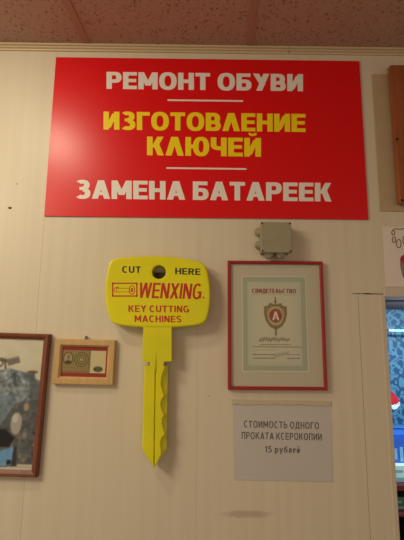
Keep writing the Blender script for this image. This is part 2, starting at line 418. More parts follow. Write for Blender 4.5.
spec = [(lambda v: hole(v, hr), HB), (lambda v: hole(v, hr), HF-.003), (lambda v: hole(v, hr+.0015), HF-.0005), (lambda v: hole(v, hr+.004), HF),
        (lambda v: inset(v, .007), HF), (lambda v: inset(v, .0035), HF-.0008), (lambda v: inset(v, .0012), HF-.003), (lambda v: inset(v, 0), HF-.007), (lambda v: inset(v, 0), HB+.002), (lambda v: inset(v, .002), HB)]
for fn, y in spec: rings.append([bm.verts.new((fn(v).x, -y, fn(v).y)) for v in ol])
n = len(ol)
for a in range(len(rings)):
    A, Bq = rings[a], rings[(a+1) % len(rings)]
    for i in range(n): bm.faces.new((A[i], A[(i+1) % n], Bq[(i+1) % n], Bq[i]))
bmesh.ops.recalc_face_normals(bm, faces=bm.faces)
head = link('head', bm, KEYY, key)
for q in head.data.polygons: q.use_smooth = abs(q.normal.y) < .97
# dark half disc added behind the lower part of the hole
bm = bmesh.new()
pts = [(hc.x+.0195*math.cos(t), hc.y+.0195*math.sin(t)) for t in [math.pi*(1.0+i/16) for i in range(17)]]
slab(bm, [(x, z+.002) for x, z in pts], -.020, 0); link('hole_backing', bm, mat('dark_brown_backing', (58, 36, 18), .6), key)
# neck
HN = HF-.002
bm = bmesh.new()
nk = [(143.3, 326), (171.7, 326), (171.8, 361.6), (163.2, 361.2), (163.2, 371), (150.2, 371), (150.2, 361.6), (142, 361.4)]
slab(bm, [U(x, y, HN) for x, y in nk], -HN, -HB, .0015); link('neck', bm, KEYY, key)
# blade: rows of cross-sections with a groove and a scalloped cut on the right
rows = []
scal = [(365.8, 164.5), (370, 163.5), (376, 161.2), (384, 160.6), (390, 162), (395.5, 163.8), (400, 160.8), (406, 160.2), (411, 161.8), (415, 163.8), (419, 161.6), (424, 161.9), (429, 162.8), (433.5, 164.6), (438, 161), (444, 159.6), (449, 160.6), (454, 160.9), (460, 158), (464, 156), (467.6, 154.4)]
def ip(tab, y):
    for (a, b), (c, d) in zip(tab, tab[1:]):
        if y <= c: return b+(d-b)*max(0, (y-a))/(c-a)
    return tab[-1][1]
LE = [(365.8, 144.4), (370, 144.3), (430, 142.6), (446, 142.2), (451, 142.8), (458, 147), (467.8, 154)]
RE = [(365.8, 167.8), (449, 166.6), (452, 165.8), (467.8, 154.6)]
gc = [(365.8, 155.6), (430, 154.6), (467.8, 154.2)]
ys = [365.8+(467.8-365.8)*i/68 for i in range(69)]
bm = bmesh.new()
for y in ys:
    xl, xr, g, s = ip(LE, y), ip(RE, y), ip(gc, y), ip(scal, y)
    s = min(s, xr-.4 if xr-.4 > g+.5 else xr); gw = min(1.1, (xr-xl)*.12)
    hf = HN+.0003
    prof = [(xl, HB), (xl, hf-.003), (xl+min(.9, (g-xl)*.3), hf), (g-gw, hf), (g, hf-.006), (g+gw, hf), (max(s, g+gw+.02), hf), (max(s+.6, g+gw+.05) if s+.6 < xr else xr, hf-.006), (xr, hf-.014), (xr, HB)]
    rows.append([bm.verts.new((U(a, y, b)[0], -b, U(155, y, HN)[1])) for a, b in [(a, HN if False else b) for a, b in prof]])
for A, Bq in zip(rows, rows[1:]):
    for i in range(len(A)): bm.faces.new((A[i], A[(i+1) % len(A)], Bq[(i+1) % len(A)], Bq[i]))
bm.faces.new(rows[0]); bm.faces.new(rows[-1][::-1]); bmesh.ops.recalc_face_normals(bm, faces=bm.faces)
link('blade', bm, KEYY, key)
# shade of the groove point in the neck, put in as a darker sliver
bm = bmesh.new(); slab(bm, [U(x, y, HN) for x, y in ((156.2, 351), (156.7, 371.5), (154.5, 371.5))], -HN-.0006, -HN+.0001)
link('groove_tip_shade', bm, mat('groove_shade', (190, 168, 8), .5), key)
hK = HF+.0004
KL = lambda s, a, m, v=.2, h=.17, gap=.13, slant=0, label=None: lettering('lettering', s, qd(*a, hK), -hK, m, key, v=v, h=h, gap=gap, slant=slant, label=label)
KL('CUT', (122, 266.2, 272.6, 140.8, 266.4, 272.8), BLACK, label='black word on the left of the hole')
KL('HERE', (175.2, 267.8, 274.2, 200.4, 268.6, 275), BLACK, label='black word on the right of the hole')
KL('WENXING', (139.0, 282.4, 297.8, 201.6, 283.8, 299.2), REDP, v=.19, h=.13, gap=.09, slant=.16, label='large slanted red name')
KL('KEY CUTTING', (128.4, 305.2, 311.8, 189, 305.8, 312.4), REDP, label='upper line of small red capitals')
KL('MACHINES', (134.6, 315.3, 321.9, 181.4, 315.8, 322.4), REDP, label='lower line of small red capitals')
# registered mark
bm = bmesh.new(); c = U(203.5, 297.6, hK)
for q in arc(0, 0, .0032, .0032, .0008, .0008, 0, 360, 20): slab(bm, [(c[0]+a, c[1]+b) for a, b in q], -hK, -HF)
box(bm, c[0]-.0012, c[0]-.0004, -hK, -HF, c[1]-.0015, c[1]+.0016); box(bm, c[0]-.0004, c[0]+.0012, -hK, -HF, c[1], c[1]+.0016)
link('registered_mark', bm, REDP, key)
# logo: boxed outline of a key
bm = bmesh.new()
def pr(x0, y0, x1, y1, h=hK, yb=HF): slab(bm, [U(x0, y0, h), U(x1, y0, h), U(x1, y1, h), U(x0, y1, h)], -h, -yb)
lx0, lx1, ly0, ly1, t = 112, 137.4, 282.6, 296.6, 1.25
pr(lx0, ly0, lx1, ly0+t); pr(lx0, ly1-t, lx1, ly1); pr(lx0, ly0, lx0+t, ly1); pr(lx1-t, ly0, lx1, ly1)
pr(117, 288.0, 129.5, 288.45); pr(117, 291.6, 129.5, 292.05); pr(115.6, 286.9, 118.6, 287.8)
for cx, cy, rx, ry, tt in ((115.4, 290, 1.6, 2.4, .5), (131.8, 290, 3.0, 4.6, .7), (131.8, 290, 1.3, 2.2, 1.0)):
    for q in arc(cx, cy, rx, ry, tt, tt, 0, 360, 24): slab(bm, [U(a, b, hK) for a, b in q], -hK, -HF)
link('logo', bm, REDP, key)

# ------------------------------------------------------------------ junction box
JH = .046
x0, z1 = U(260.6, 221.8, JH); x1, z0 = U(292, 252.6, JH)
GREY = mat('grey_plastic', (158, 150, 122), .5, var=.03)
jb = empty('junction_box', ((x0+x1)/2, 0, z0), 'square grey-beige junction box between red sign and certificate', 'electrical box')
bm = bmesh.new(); box(bm, x0+.0015, x1-.0015, -JH+.012, 0, z0+.0015, z1-.0015, .003); link('body', bm, GREY, jb)
bm = bmesh.new(); box(bm, x0, x1, -JH, -JH+.012, z0, z1, .002); link('cover', bm, GREY, jb)
SCR = mat('screw_dark', (52, 42, 32), .4, metal=.4)
for sx in (x0+.0045, x1-.0045):
    for sz in (z0+.0045, z1-.0045):
        bm = bmesh.new(); cyl(bm, (sx, -JH-.0004, sz), (0, 1, 0), .0026, .002, 14); link('screw', bm, SCR, jb)
yc = -.020
for c, ax in (((x0-.004, yc, z0+.068), (-1, 0, 0)), ((x0-.004, yc, z0+.027), (-1, 0, 0)), ((x0+.028, yc, z0-.004), (0, 0, -1)), ((x0+.062, yc, z0-.004), (0, 0, -1))):
    bm = bmesh.new(); cyl(bm, c, ax, .0155, .012, 28, .0125)
    e = Vector(c)+Vector(ax)*.008; cyl(bm, e, ax, .009, .004, 24, .008)
    link('cable_gland', bm, GREY, jb)

# ------------------------------------------------------------------ frames
def frame_mesh(name, corners, rail, h0, h1, m, parent, bev=.0015, prof=None):
    """mitred frame on corners TL TR BR BL (x,z) from depth h0 (back) to h1 (front)"""
    C = [Vector(c) for c in corners]; cen = sum(C, Vector((0, 0)))/4
    bm = bmesh.new()
    prof = prof or [(0, h0), (0, h1-bev), (bev, h1), (rail-bev, h1), (rail, h1-bev), (rail, h0)]
    rings = []
    for off, h in prof:
        ring = []
        for i in range(4):
            pv, q, nx = C[i-1], C[i], C[(i+1) % 4]
            a = (pv-q).normalized(); b = (nx-q).normalized()
            v = q+(a+b)*off; ring.append(bm.verts.new((v.x, -h, v.y)))
        rings.append(ring)
    for k in range(len(rings)):
        A, Bq = rings[k], rings[(k+1) % len(rings)]
        for i in range(4): bm.faces.new((A[i], A[(i+1) % 4], Bq[(i+1) % 4], Bq[i]))
    bmesh.ops.recalc_face_normals(bm, faces=bm.faces)
    return link(name, bm, m, parent)
def rectpx(c, h):
    """regular rectangle that best fits four photographed corners"""
    Q = [Vector(U(x, y, h)) for x, y in c]; cen = sum(Q, Vector((0, 0)))/4
    w = ((Q[1]-Q[0]).length+(Q[2]-Q[3]).length)/2; hh = ((Q[0]-Q[3]).length+(Q[1]-Q[2]).length)/2
    dx = ((Q[1]-Q[0])+(Q[2]-Q[3])); dz = ((Q[0]-Q[3])+(Q[1]-Q[2]))
    ang = (math.atan2(dx.y, dx.x)+math.atan2(-dz.x, dz.y))/2
    ex = Vector((math.cos(ang), math.sin(ang))); ez = Vector((-math.sin(ang), math.cos(ang)))
    return [tuple(cen+ex*sx*w/2+ez*sz*hh/2) for sx, sz in ((-1, 1), (1, 1), (1, -1), (-1, -1))], w, hh, ang
def sub(c, u0, u1, v0, v1):
    TL, TR, BR, BL = [Vector(q) for q in c]
    f = lambda u, v: tuple((TL*(1-u)+TR*u)*(1-v)+(BL*(1-u)+BR*u)*v)
    return [f(u0, v0), f(u1, v0), f(u1, v1), f(u0, v1)]
def sheet(name, c, h0, h1, m, parent, label=None):
    bm = bmesh.new(); slab(bm, c, -h1, -h0); o = link(name, bm, m, parent)
    if label: o['label'] = label
    return o
def glass_mat():
    m = bpy.data.materials.new('picture_glass'); m.use_nodes = True; nt = m.node_tree; nt.nodes.clear()
    o = nt.nodes.new('ShaderNodeOutputMaterial'); tr = nt.nodes.new('ShaderNodeBsdfTransparent'); gl = nt.nodes.new('ShaderNodeBsdfGlossy'); gl.inputs['Roughness'].default_value = .03
    mx = nt.nodes.new('ShaderNodeMixShader'); mx.inputs[0].default_value = .04
    nt.links.new(tr.outputs[0], mx.inputs[1]); nt.links.new(gl.outputs[0], mx.inputs[2]); nt.links.new(mx.outputs[0], o.inputs[0])
    return m
GLASS = glass_mat()
PRINT = vmat('printed_paper', .55, .3)

# certificate
CH = .016
cc, w, hh, ang = rectpx([(227.6, 260.4), (322.8, 261.4), (327.9, 390.7), (228.3, 389.8)], CH)
bl = Vector(cc[3]); cert = empty('framed_certificate', ((cc[3][0]+cc[2][0])/2, 0, cc[3][1]), 'certificate with shield emblem in a thin red frame', 'framed certificate')
frame_mesh('frame', cc, .0095, .001, CH, mat('red_frame', (160, 30, 32), .4), cert, .002)
sheet('mat_board', sub(cc, .02, .98, .015, .985), .006, .008, mat('beige_mat', (196, 186, 160), .7), cert)
PW, PH = 150, 216   # certificate sheet canvas
cv = Canvas(PW, PH, (206, 202, 172))
bx = np.minimum(np.minimum(cv.X, PW-1-cv.X), np.minimum(cv.Y, PH-1-cv.Y))
cv.mix((bx < 14).astype(float), (178, 182, 154)); cv.mix(((bx > 2) & (bx < 13)).astype(float)*(.5+.5*np.sin(cv.X*.9)*np.sin(cv.Y*.9)), (156, 162, 138), .8)
cv.mix(np.clip(1-(bx-14)/26, 0, 1)*(bx >= 14), (182, 190, 164), .6); cv.mix((bx < 1.5).astype(float), (225, 222, 200))
def X(px): return (px-242.3)/(308-242.3)*PW
def Y(py): return (py-276.6)/(372.2-276.6)*PH
def sc_line(y, x0, x1, col, t=1.4, k=.75, seed=1):
    rnd = random.Random(seed); x = X(x0)
    while x < X(x1):
        l = rnd.uniform(3, 10); cv.line(x, Y(y), min(x+l, X(x1)), Y(y), t, col, k); x += l+2.2
sc_line(295.6, 254, 296, (150, 90, 60), 1.2, .6)
sc_line(345.4, 260, 291, (120, 95, 75), 1.6, .7, 3); sc_line(347.8, 253, 301, (110, 85, 65), 1.8, .8, 4); sc_line(350.4, 254, 276, (140, 120, 100), 1.4, .5, 5)
sc_line(355.2, 253, 274, (100, 85, 75), 1.6, .8, 6); sc_line(355, 287, 299, (100, 85, 75), 1.6, .8, 7); sc_line(358.8, 253, 275, (100, 85, 75), 1.6, .8, 8); sc_line(358.8, 287, 299, (100, 85, 75), 1.6, .8, 9)
cc2 = sub(cc, (242.3-228)/(325.3-228), (308-228)/(325.3-228), (276.6-261)/(390-261), (372.6-261)/(390-261))
sheet_ = cv.mesh('certificate', cc2, -.0085, PRINT, cert)
def on(px, py): # pixel -> position on certificate sheet
    u = (px-242.3)/(308-242.3); v = (py-276.6)/(372.2-276.6)
    TL, TR, BR, BL = [Vector(q) for q in cc2]; return tuple((TL*(1-u)+TR*u)*(1-v)+(BL*(1-u)+BR*u)*v)
def flat(name, polys, m, h, parent, label=None, th=.0003):
    bm = bmesh.new()
    for q in polys: slab(bm, [on(a, b) for a, b in q], -h, -h+th)
    o = link(name, bm, m, parent)
    if label: o['label'] = label
    return o
lettering('lettering', 'СВИДЕТЕЛЬСТВО', [on(252.6, 289.6), on(297.4, 289.6), on(297.4, 294), on(252.6, 294)], -.0090, mat('dark_red_ink', (150, 52, 36), .5), cert, v=.26, h=.16, gap=.1)
GOLD = mat('gold_ink', (160, 134, 62), .45); GOLD2 = mat('olive_ink', (116, 100, 52), .5); CRIM = mat('crimson_ink', (160, 36, 34), .5)
sh = lambda s: [(276.2+a*s, 317+b*s) for a, b in ((-11.5, -9.5), (-8, -10), (-5.5, -13.2), (0, -11.2), (5.5, -13.2), (8, -10), (11.5, -9.5), (11.8, -2), (10, 5), (6.2, 11), (0, 14.5), (-6.2, 11), (-10, 5), (-11.8, -2))]
em = bpy.data.objects.new('emblem', None); COL.objects.link(em); em.parent = cert; em.location = (0, 0, 0)
class _P:  pass
def flat2(*a, **k): 
    o = flat(*a, **k); o.parent = em; o.location = -cert.location; return o
flat2('shield', [sh(1)], GOLD, .0090, cert); 
flat2('shield_rim', band(sh(.93)+[sh(.93)[0]], sh(.8)+[sh(.8)[0]]), GOLD2, .0092, cert)
flat2('shield_inlay', band([(276.2+9.3*math.cos(t)*.86, 317+9.3*math.sin(t)) for t in [i*2*math.pi/36 for i in range(37)]], [(276.2+7.6*math.cos(t)*.9, 317+7.6*math.sin(t)) for t in [i*2*math.pi/36 for i in range(37)]]), mat('pale_gold', (204, 188, 128), .5), .00925, cert)
flat2('sword', [[(275.6, 300), (276.8, 300), (277, 336), (276.2, 338), (275.4, 336)], [(274.4, 302.5), (278, 302.5), (278, 303.4), (274.4, 303.4)], [(275.5, 298), (276.9, 298), (276.9, 300), (275.5, 300)]], GOLD2, .0091, cert)
rays = []
for i in range(18):
    t = 2*math.pi*i/18; c, s_ = math.cos(t), math.sin(t)
    rays.append([(276.2+6.4*c-.35*s_, 317+6.4*s_+.35*c), (276.2+9*c, 317+9*s_), (276.2+6.4*c+.35*s_, 317+6.4*s_-.35*c)])
flat2('ray_ring', rays, GOLD2, .0093, cert)
flat2('disc', [[(276.2+6.3*math.cos(t), 317+6.3*math.sin(t)) for t in [i*2*math.pi/28 for i in range(28)]]], CRIM, .0094, cert)
o = lettering('letter', 'А', [on(272.8, 312.8), on(279.8, 312.8), on(279.8, 321.4), on(272.8, 321.4)], -.0099, mat('cream_ink', (226, 214, 190), .5), cert, v=.2, h=.14); o.parent = em
# signature
def tubepath(name, pts, rad, m, parent, y, conv):
    bm = bmesh.new()
    q = [conv(a, b) for a, b in pts]
    for poly in ribbon(q, rad*2): slab(bm, poly, y, y+.0003)
    return link(name, bm, m, parent)
INK = mat('pen_ink', (92, 70, 58), .5)
sg = [(259.5+i*.5, 340.6+2.4*math.sin(i*1.15)*(1-.006*i)+.5*math.sin(i*.37)) for i in range(62)]
tubepath('signature', sg, .0008, INK, cert, -.0090, on)
sg = [(274+i*.45, 356.6+1.6*math.sin(i*.9)-.09*i) for i in range(34)]
tubepath('signature', sg, .0005, INK, cert, -.0090, on)
sheet('glass_pane', sub(cc, .03, .97, .025, .975), .0112, .0122, GLASS, cert)

# banknote in pale wood frame
NH = .017
nc, w, hh, ang = rectpx([(55, 338.6), (115.3, 340.4), (112.6, 385.6), (52, 384)], NH)
note = empty('framed_banknote', ((nc[3][0]+nc[2][0])/2, 0, nc[3][1]), 'old banknote on red mat in a small pale wooden frame', 'framed banknote')
WOODP = mat('pale_wood', (206, 168, 110), .45, var=.07, scale=(60, 60, 12))
frame_mesh('frame', nc, .0225, .001, NH, WOODP, note, prof=[(0, .001), (0, NH-.002), (.002, NH), (.016, NH), (.0215, NH-.006), (.0225, .001)])
sheet('mat_board', sub(nc, .05, .95, .07, .93), .006, .008, mat('brick_red_mat', (150, 48, 36), .7), note)
cv = Canvas(132, 68, (206, 192, 146)); R_ = random.Random(2)
cv.mix(((cv.X < 84)).astype(float), (166, 146, 98), .9)
cv.mix(((cv.X < 84)).astype(float)*(.5+.5*np.sin(cv.X*.8+2*np.sin(cv.Y*.3))*np.cos(cv.Y*.75)), (112, 92, 56), .75)
cv.ell(18, 24, 15, 19, (92, 74, 46)); cv.ell(18, 24, 12, 16, (176, 158, 116)); cv.ell(19, 21, 6, 9, (140, 116, 80)); cv.poly([(8, 40), (12, 31), (26, 31), (30, 40)], (86, 70, 48))
for rr, c in ((22, (104, 90, 56)), (19, (160, 146, 100)), (15, (98, 86, 52)), (12, (168, 154, 110)), (8, (104, 92, 60)), (5, (176, 160, 118))): cv.ell(58, 27, rr, rr, c)
for i in range(16):
    t = i*math.pi/8; cv.line(58+6*math.cos(t), 27+6*math.sin(t), 58+21*math.cos(t), 27+21*math.sin(t), 1.2, (90, 78, 48), .7)
cv.poly([(2, 50), (82, 52), (78, 66), (4, 66)], (128, 106, 66), .8)
for i in range(9): cv.ell(8+i*9, 57, 3.4, 5, (176, 150, 104), .7, .4)
for a in (0, 83): cv.line(a, 0, a, 67, 2, (110, 92, 60))
cv.ell(109, 55, 14, 8.5, (84, 78, 48)); cv.ell(109, 55, 11, 6, (128, 120, 80)); 
for i in range(3): cv.ell(102+i*7, 55, 2.8, 4, (64, 60, 36), 1, .35)
cv.blur(1); cv.mesh('banknote', sub(nc, (61.0-53.5)/60.4, (105.0-53.5)/60.4, (350.8-339.5)/45.2, (373.3-339.5)/45.2), -.0085, PRINT, note)
bm = bmesh.new(); c = U(86.3, 337.6, .008)
for k in range(1):
    q1 = ringpts(c[0], c[1], .004, .005, 0, 360, 20, 2); q2 = ringpts(c[0], c[1], .0022, .003, 0, 360, 20, 2)
    for q in band(q1, q2): slab(bm, q, -.009, -.007)
box(bm, c[0]-.004, c[0]+.004, -.012, -.006, c[1]-.009, c[1]-.003); cyl(bm, (c[0], -.006, c[1]+.001), (0, 1, 0), .0016, .012, 10)
link('hanging_ring', bm, mat('steel', (96, 88, 80), .4, metal=.7), note)

# framed picture at the left edge
PHh = .022
pc, w, hh, ang = rectpx([(-66, 330.2), (49.8, 334.4), (35.4, 478.2), (-84, 474)], PHh)
pic = empty('framed_picture', ((pc[3][0]+pc[2][0])/2, 0, pc[3][1]), 'reddish-brown framed picture of grey machinery, cut off by the left edge', 'framed picture')
frame_mesh('frame', pc, .017, .001, PHh, mat('red_brown_wood', (122, 66, 42), .4, var=.1, scale=(50, 50, 8)), pic, prof=[(0, .001), (0, PHh-.004), (.0035, PHh), (.009, PHh-.001), (.013, PHh-.004), (.017, PHh-.006), (.017, .001)])
QW, QH = 330, 405
xl_, xr_ = -72.0, 40.5
cv = Canvas(QW, QH, (206, 200, 176))
def X(px, py):  # picture leans with the frame; straighten photo pixels into picture columns
    l = -60.5-(py-339)*.118; rgt = 44.5-(py-339)*.104
    return (px-l)/(rgt-l)*QW
def Y(px, py): return (py-(339-(44-px)*.045))/(471.5-339)*QH
def V(*pts): return [(X(a, b), Y(a, b)) for a, b in pts]
cv.noise(10, 40, 1)
mass = V((-80, 372), (-40, 366), (-10, 371), (0, 371), (8, 369), (18, 372), (26, 374), (33, 375), (34, 382), (40, 388), (48, 400), (48, 474), (-90, 474))
cv.poly(mass, (120, 130, 136))
mk = cv.a[..., 0] < 150
for amp, sc, sd in ((60, 26, 3), (50, 11, 9), (36, 5, 14)): cv.noise(amp, sc, sd, mk)
for k in range(16):
    x = -60+k*6.2; cv.line(*V((x, 374))[0], *V((x+7, 404+4*math.sin(k)))[0], 3, (172, 182, 186), .35)
cv.poly(V((-1, 358), (7, 360), (7, 364), (-1, 362)), (110, 100, 90)); cv.poly(V((6, 359.5), (17.5, 357), (19, 363.5), (7, 367)), (120, 112, 102)); cv.line(*V((6, 360))[0], *V((17, 358))[0], 3, (160, 152, 140))
cv.line(*V((3.5, 361))[0], *V((4.5, 370))[0], 5, (90, 84, 80)); cv.ell(*V((-1, 364))[0], 10, 12, (90, 84, 78), 1, .6)
cv.ell(*V((31, 373.4))[0], 17, 4.5, (112, 88, 74)); cv.poly(V((20, 374), (33, 376), (33, 380), (22, 379)), (90, 96, 104), .8)
cv.poly(V((26, 376), (46, 386), (46, 408), (30, 404)), (86, 92, 92), .7)
cv.poly(V((-85, 400), (10, 396), (22, 410), (10, 428), (-85, 430)), (104, 124, 136), .55)
cv.poly(V((14, 404), (40, 400), (40, 470), (-90, 470), (-90, 436), (-4, 430)), (74, 74, 74), .62)
for k in range(26):
    x, y = R_.uniform(8, 36), R_.uniform(404, 462); c = R_.choice([(150, 124, 100), (96, 96, 94), (30, 28, 28), (170, 160, 146)])
    cv.ell(*V((x, y))[0], R_.uniform(3, 9), R_.uniform(3, 11), c, .5)
cv.ell(*V((14.5, 424))[0], 17, 33, (178, 172, 160), .9); cv.ell(*V((13.5, 419))[0], 9, 14, (206, 200, 188), .8); cv.ell(*V((24.5, 408))[0], 8, 13, (176, 150, 128), .9)
cv.poly(V((-85, 432), (4, 429), (13, 438), (8, 446), (-85, 450)), (34, 32, 34), .95); cv.line(*V((-40, 431))[0], *V((8, 429))[0], 4, (70, 64, 58))
cv.poly(V((-85, 452), (0, 450), (12, 446), (10, 464), (-85, 466)), (110, 158, 200)); cv.noise(16, 14, 6, cv.a[..., 2] > 185)
cv.ell(*V((7, 461))[0], 7, 8, (44, 40, 40)); cv.poly(V((12, 446), (15, 446), (14, 466), (9, 466)), (60, 58, 60))
cv.poly(V((-95, 467), (15, 465), (15, 463), (31, 463.5), (31, 474), (-95, 474)), (206, 196, 176)); cv.line(*V((15, 465.5))[0], *V((31, 466))[0], 2, (160, 150, 132))
# the part that lies outside the photograph: a second block of the same machinery
cv.blur(5); cv.mesh('picture', sub(pc, .04, .96, .031, .969), -.0125, PRINT, pic)
sheet('backing_layer', sub(pc, .03, .97, .03, .97), .002, .010, mat('backing', (120, 96, 70), .8), pic)

# ------------------------------------------------------------------ price notice in a plastic sleeve
qn = [U(232, 399.6, .002), U(330.6, 401.2, .002), U(333.4, 482.2, .002), U(233.6, 480.2, .002)]
nt_ = empty('price_notice', ((qn[3][0]+qn[2][0])/2, 0, qn[3][1]), 'white paper price notice in a clear sleeve below the certificate', 'notice')
qs = [U(234, 406, .0012), U(330.6, 406.6, .0012), U(332.4, 481.6, .0012), U(234.2, 479.5, .0012)]
sheet('paper_sheet', qs, .0004, .0012, mat('white_paper', (214, 208, 206), .6, .2, var=.01, scale=(6, 6, 6)), nt_)
def sleeve_mat():
    m = bpy.data.materials.new('clear_sleeve'); m.use_nodes = True; nt = m.node_tree; nt.nodes.clear()
    o = nt.nodes.new('ShaderNodeOutputMaterial'); tr = nt.nodes.new('ShaderNodeBsdfTransparent'); b = nt.nodes.new('ShaderNodeBsdfPrincipled')
    b.inputs['Base Color'].default_value = rgb(215, 208, 198); b.inputs['Roughness'].default_value = .2
    mx = nt.nodes.new('ShaderNodeMixShader'); mx.inputs[0].default_value = .13
    nt.links.new(tr.outputs[0], mx.inputs[1]); nt.links.new(b.outputs[0], mx.inputs[2]); nt.links.new(mx.outputs[0], o.inputs[0]); return m
sheet('plastic_sleeve', qn, .0019, .0021, sleeve_mat(), nt_)
bm = bmesh.new(); pts = []
for i in range(41):   # torn perforated upper lip of the sleeve
    u = i/40; a = Vector(qn[0])*(1-u)+Vector(qn[1])*u
    pts.append((a.x, a.y-.010-random.uniform(0, .005)))
slab(bm, [qn[0], qn[1]]+pts[::-1], -.0030, -.0022); link('sleeve_lip', bm, mat('sleeve_lip', (200, 186, 158), .35), nt_)
hP = .0016
TXT = mat('grey_print', (22, 18, 16), .6)
tx = lambda s, a: lettering('lettering', s, qd(*a, hP), -hP, TXT, nt_, v=.19, h=.15, gap=.16, th=.0002)
tx('СТОИМОСТЬ ОДНОГО', (243.8, 420.6, 427.4, 319, 422.3, 429.1))
tx('ПРОКАТА КСЕРОКОПИИ', (241.6, 431.9, 438.9, 321.8, 433.5, 440.5))
tx('15 рублей', (264.8, 446.0, 452.2, 299.8, 446.8, 453.0))

# ------------------------------------------------------------------ beige rectangle, orange wooden board, poster (right)
h = .004
q = [U(370.2, 74, h), U(382, 211, h)]
bm = bmesh.new(); bx0 = (q[0][0]+q[1][0])/2; box(bm, bx0, bx0+.30, -h, 0, q[1][1], q[0][1], .001)  # thin beige rectangle flat against the wall
tag(link('backing_layer', bm, mat('beige_flat', (188, 166, 132), .6, var=.03)), 'plain beige rectangle on the wall right of red sign', 'board')
h = .030
xa = (U(390.2, 64.5, h)[0]+U(399.8, 203, h)[0])/2; zt = U(391, 64.5, h)[1]; zb = U(400, 203, h)[1]
wb = empty('wooden_board', (xa+.1, 0, zb), 'orange-brown wooden board at the upper right edge, over beige rectangle', 'board')
bm = bmesh.new(); box(bm, xa, xa+.24, -h, -.008, zt-.0, zb, .004); link('panel', bm, mat('orange_wood', (158, 88, 48), .4, var=.14, scale=(50, 50, 5)), wb)
bm = bmesh.new(); box(bm, xa+.03, xa+.2, -.008, -.0041, zb+.05, zt-.05); link('spacer', bm, mat('spacer_wood', (120, 90, 60), .6), wb)
for px, py in ((396.4, 139.5), (402, 200.6)):
    sx, sz = U(px, py, h); bm = bmesh.new(); cyl(bm, (sx, -h-.001, sz), (0, 1, 0), .0042, .004, 16, .003); link('screw', bm, SCR, wb)
h = .0015
pz1 = U(383, 226.5, h)[1]; pz0 = U(386, 286.5, h)[1]; px0 = (U(382.8, 227, h)[0]+U(385.8, 286, h)[0])/2
po = empty('poster', (px0+.12, 0, pz0), 'white poster with drawn chain links pinned above the opening', 'poster')
bm = bmesh.new(); box(bm, px0, px0+.26, -h, -.0002, pz0, pz1); link('sheet', bm, mat('poster_paper', (232, 220, 210), .5, .3), po)
bm = bmesh.new()
for cx, cy, rx, ry in ((393.4, 232.6, 1.9, 2.7), (394, 239.6, 1.9, 3.2), (398.8, 243.6, 2.6, 4.4), (405, 240, 2.4, 4.6), (409, 234, 2.4, 3.6)):
    for qq in arc(cx, cy, rx, ry, .75, .75, 0, 360, 24): slab(bm, [U(a, b, .002) for a, b in qq], -.002, -.0015)
for qq in ribbon([(393, 229.4), (396, 228.6), (399.8, 229.4), (404, 228.6)], .8): slab(bm, [U(a, b, .002) for a, b in qq], -.002, -.0015)
link('chain_drawing', bm, mat('brown_line', (92, 62, 54), .6), po)
bm = bmesh.new(); slab(bm, [U(a, b, .002) for a, b in ((400.2, 258.5), (401.5, 256), (405, 254), (412, 256), (416, 266), (412, 278), (406, 281), (402.5, 276), (400.4, 266))], -.002, -.0015)
link('shoe_drawing', bm, mat('crimson_shape', (176, 32, 60), .5), po)
bm = bmesh.new(); slab(bm, [U(a, b, .0024) for a, b in ((400.6, 263), (402.5, 261.5), (404.5, 268), (406, 279), (404, 278.5), (402.2, 274))], -.0024, -.002)
link('grey_flash', bm, mat('grey_shape', (128, 132, 124), .5), po)

# ------------------------------------------------------------------ display recess behind the opening
DB = .64
NX0, NX1 = OX0-.03, OX1+.05
NZ1 = OZ1+.005
bm = bmesh.new(); box(bm, NX0-.02, NX1, T, DB+.03, NZ1, NZ1+.02); box(bm, NX0, NX1, T-.088, T, OZ1-.0002, OZ1+.0)if False else None
struct('ceiling_recess', bm, mat('recess_grey', (110, 92, 88), .8))
bm = bmesh.new(); box(bm, NX0-.02, NX0, T, DB+.03, .85, NZ1); struct('wall_left_recess', bm, mat('recess_side', (120, 120, 130), .7))
bm = bmesh.new(); box(bm, NX1, NX1+.02, T, DB+.03, .85, NZ1); struct('wall_right_recess', bm, mat('recess_side', (120, 120, 130), .7))
bm = bmesh.new(); box(bm, NX0-.02, NX1+.02, DB+.002, DB+.03, .85, NZ1); struct('wall_far_recess', bm, mat('recess_back', (40, 60, 110), .7))
bm = bmesh.new(); box(bm, NX0-.02, NX1+.02, 0, DB+.03, .83, .85); struct('floor_recess', bm, mat('recess_floor', (40, 26, 28), .6))
# damask cloth
CW, CHh = 240, 300
cv = Canvas(CW, CHh, (26, 72, 112))
wx = (NX1-NX0); wz = NZ1-.86
px_ = cv.X/CW*wx; pz_ = cv.Y/CHh*wz
per = .15
a = px_/per; b = pz_/(per*1.45); row = np.floor(b*2)
u = (a % 1)-.5; v = (b % 1)-.5
def motif(u, v):
    ang = np.arctan2(v, u); rr = np.hypot(u*1.0, v*.85)
    petal = .30+.09*np.cos(6*ang)+.035*np.cos(12*ang+1)
    m = (np.abs(rr-petal) < .035) | (rr < .09) | ((np.abs(rr-.17) < .025) & (np.cos(8*ang) > -.2))
    return m
m1 = motif(u, v) | motif(((a+.5) % 1)-.5, ((b+.5) % 1)-.5)
lat = np.abs(np.abs(u)+np.abs(v)-.5+.04*np.sin(pz_*180)) < .03
cv.mix((m1 | lat).astype(float), (92, 150, 178), .75)
cv.mesh('wallpaper', [(NX0, NZ1), (NX1, NZ1), (NX1, .86), (NX0, .86)], DB, vmat('damask', .5), bpy.data.objects['wall_far_recess'])
def at(px, py, d): return U(px, py, -d)
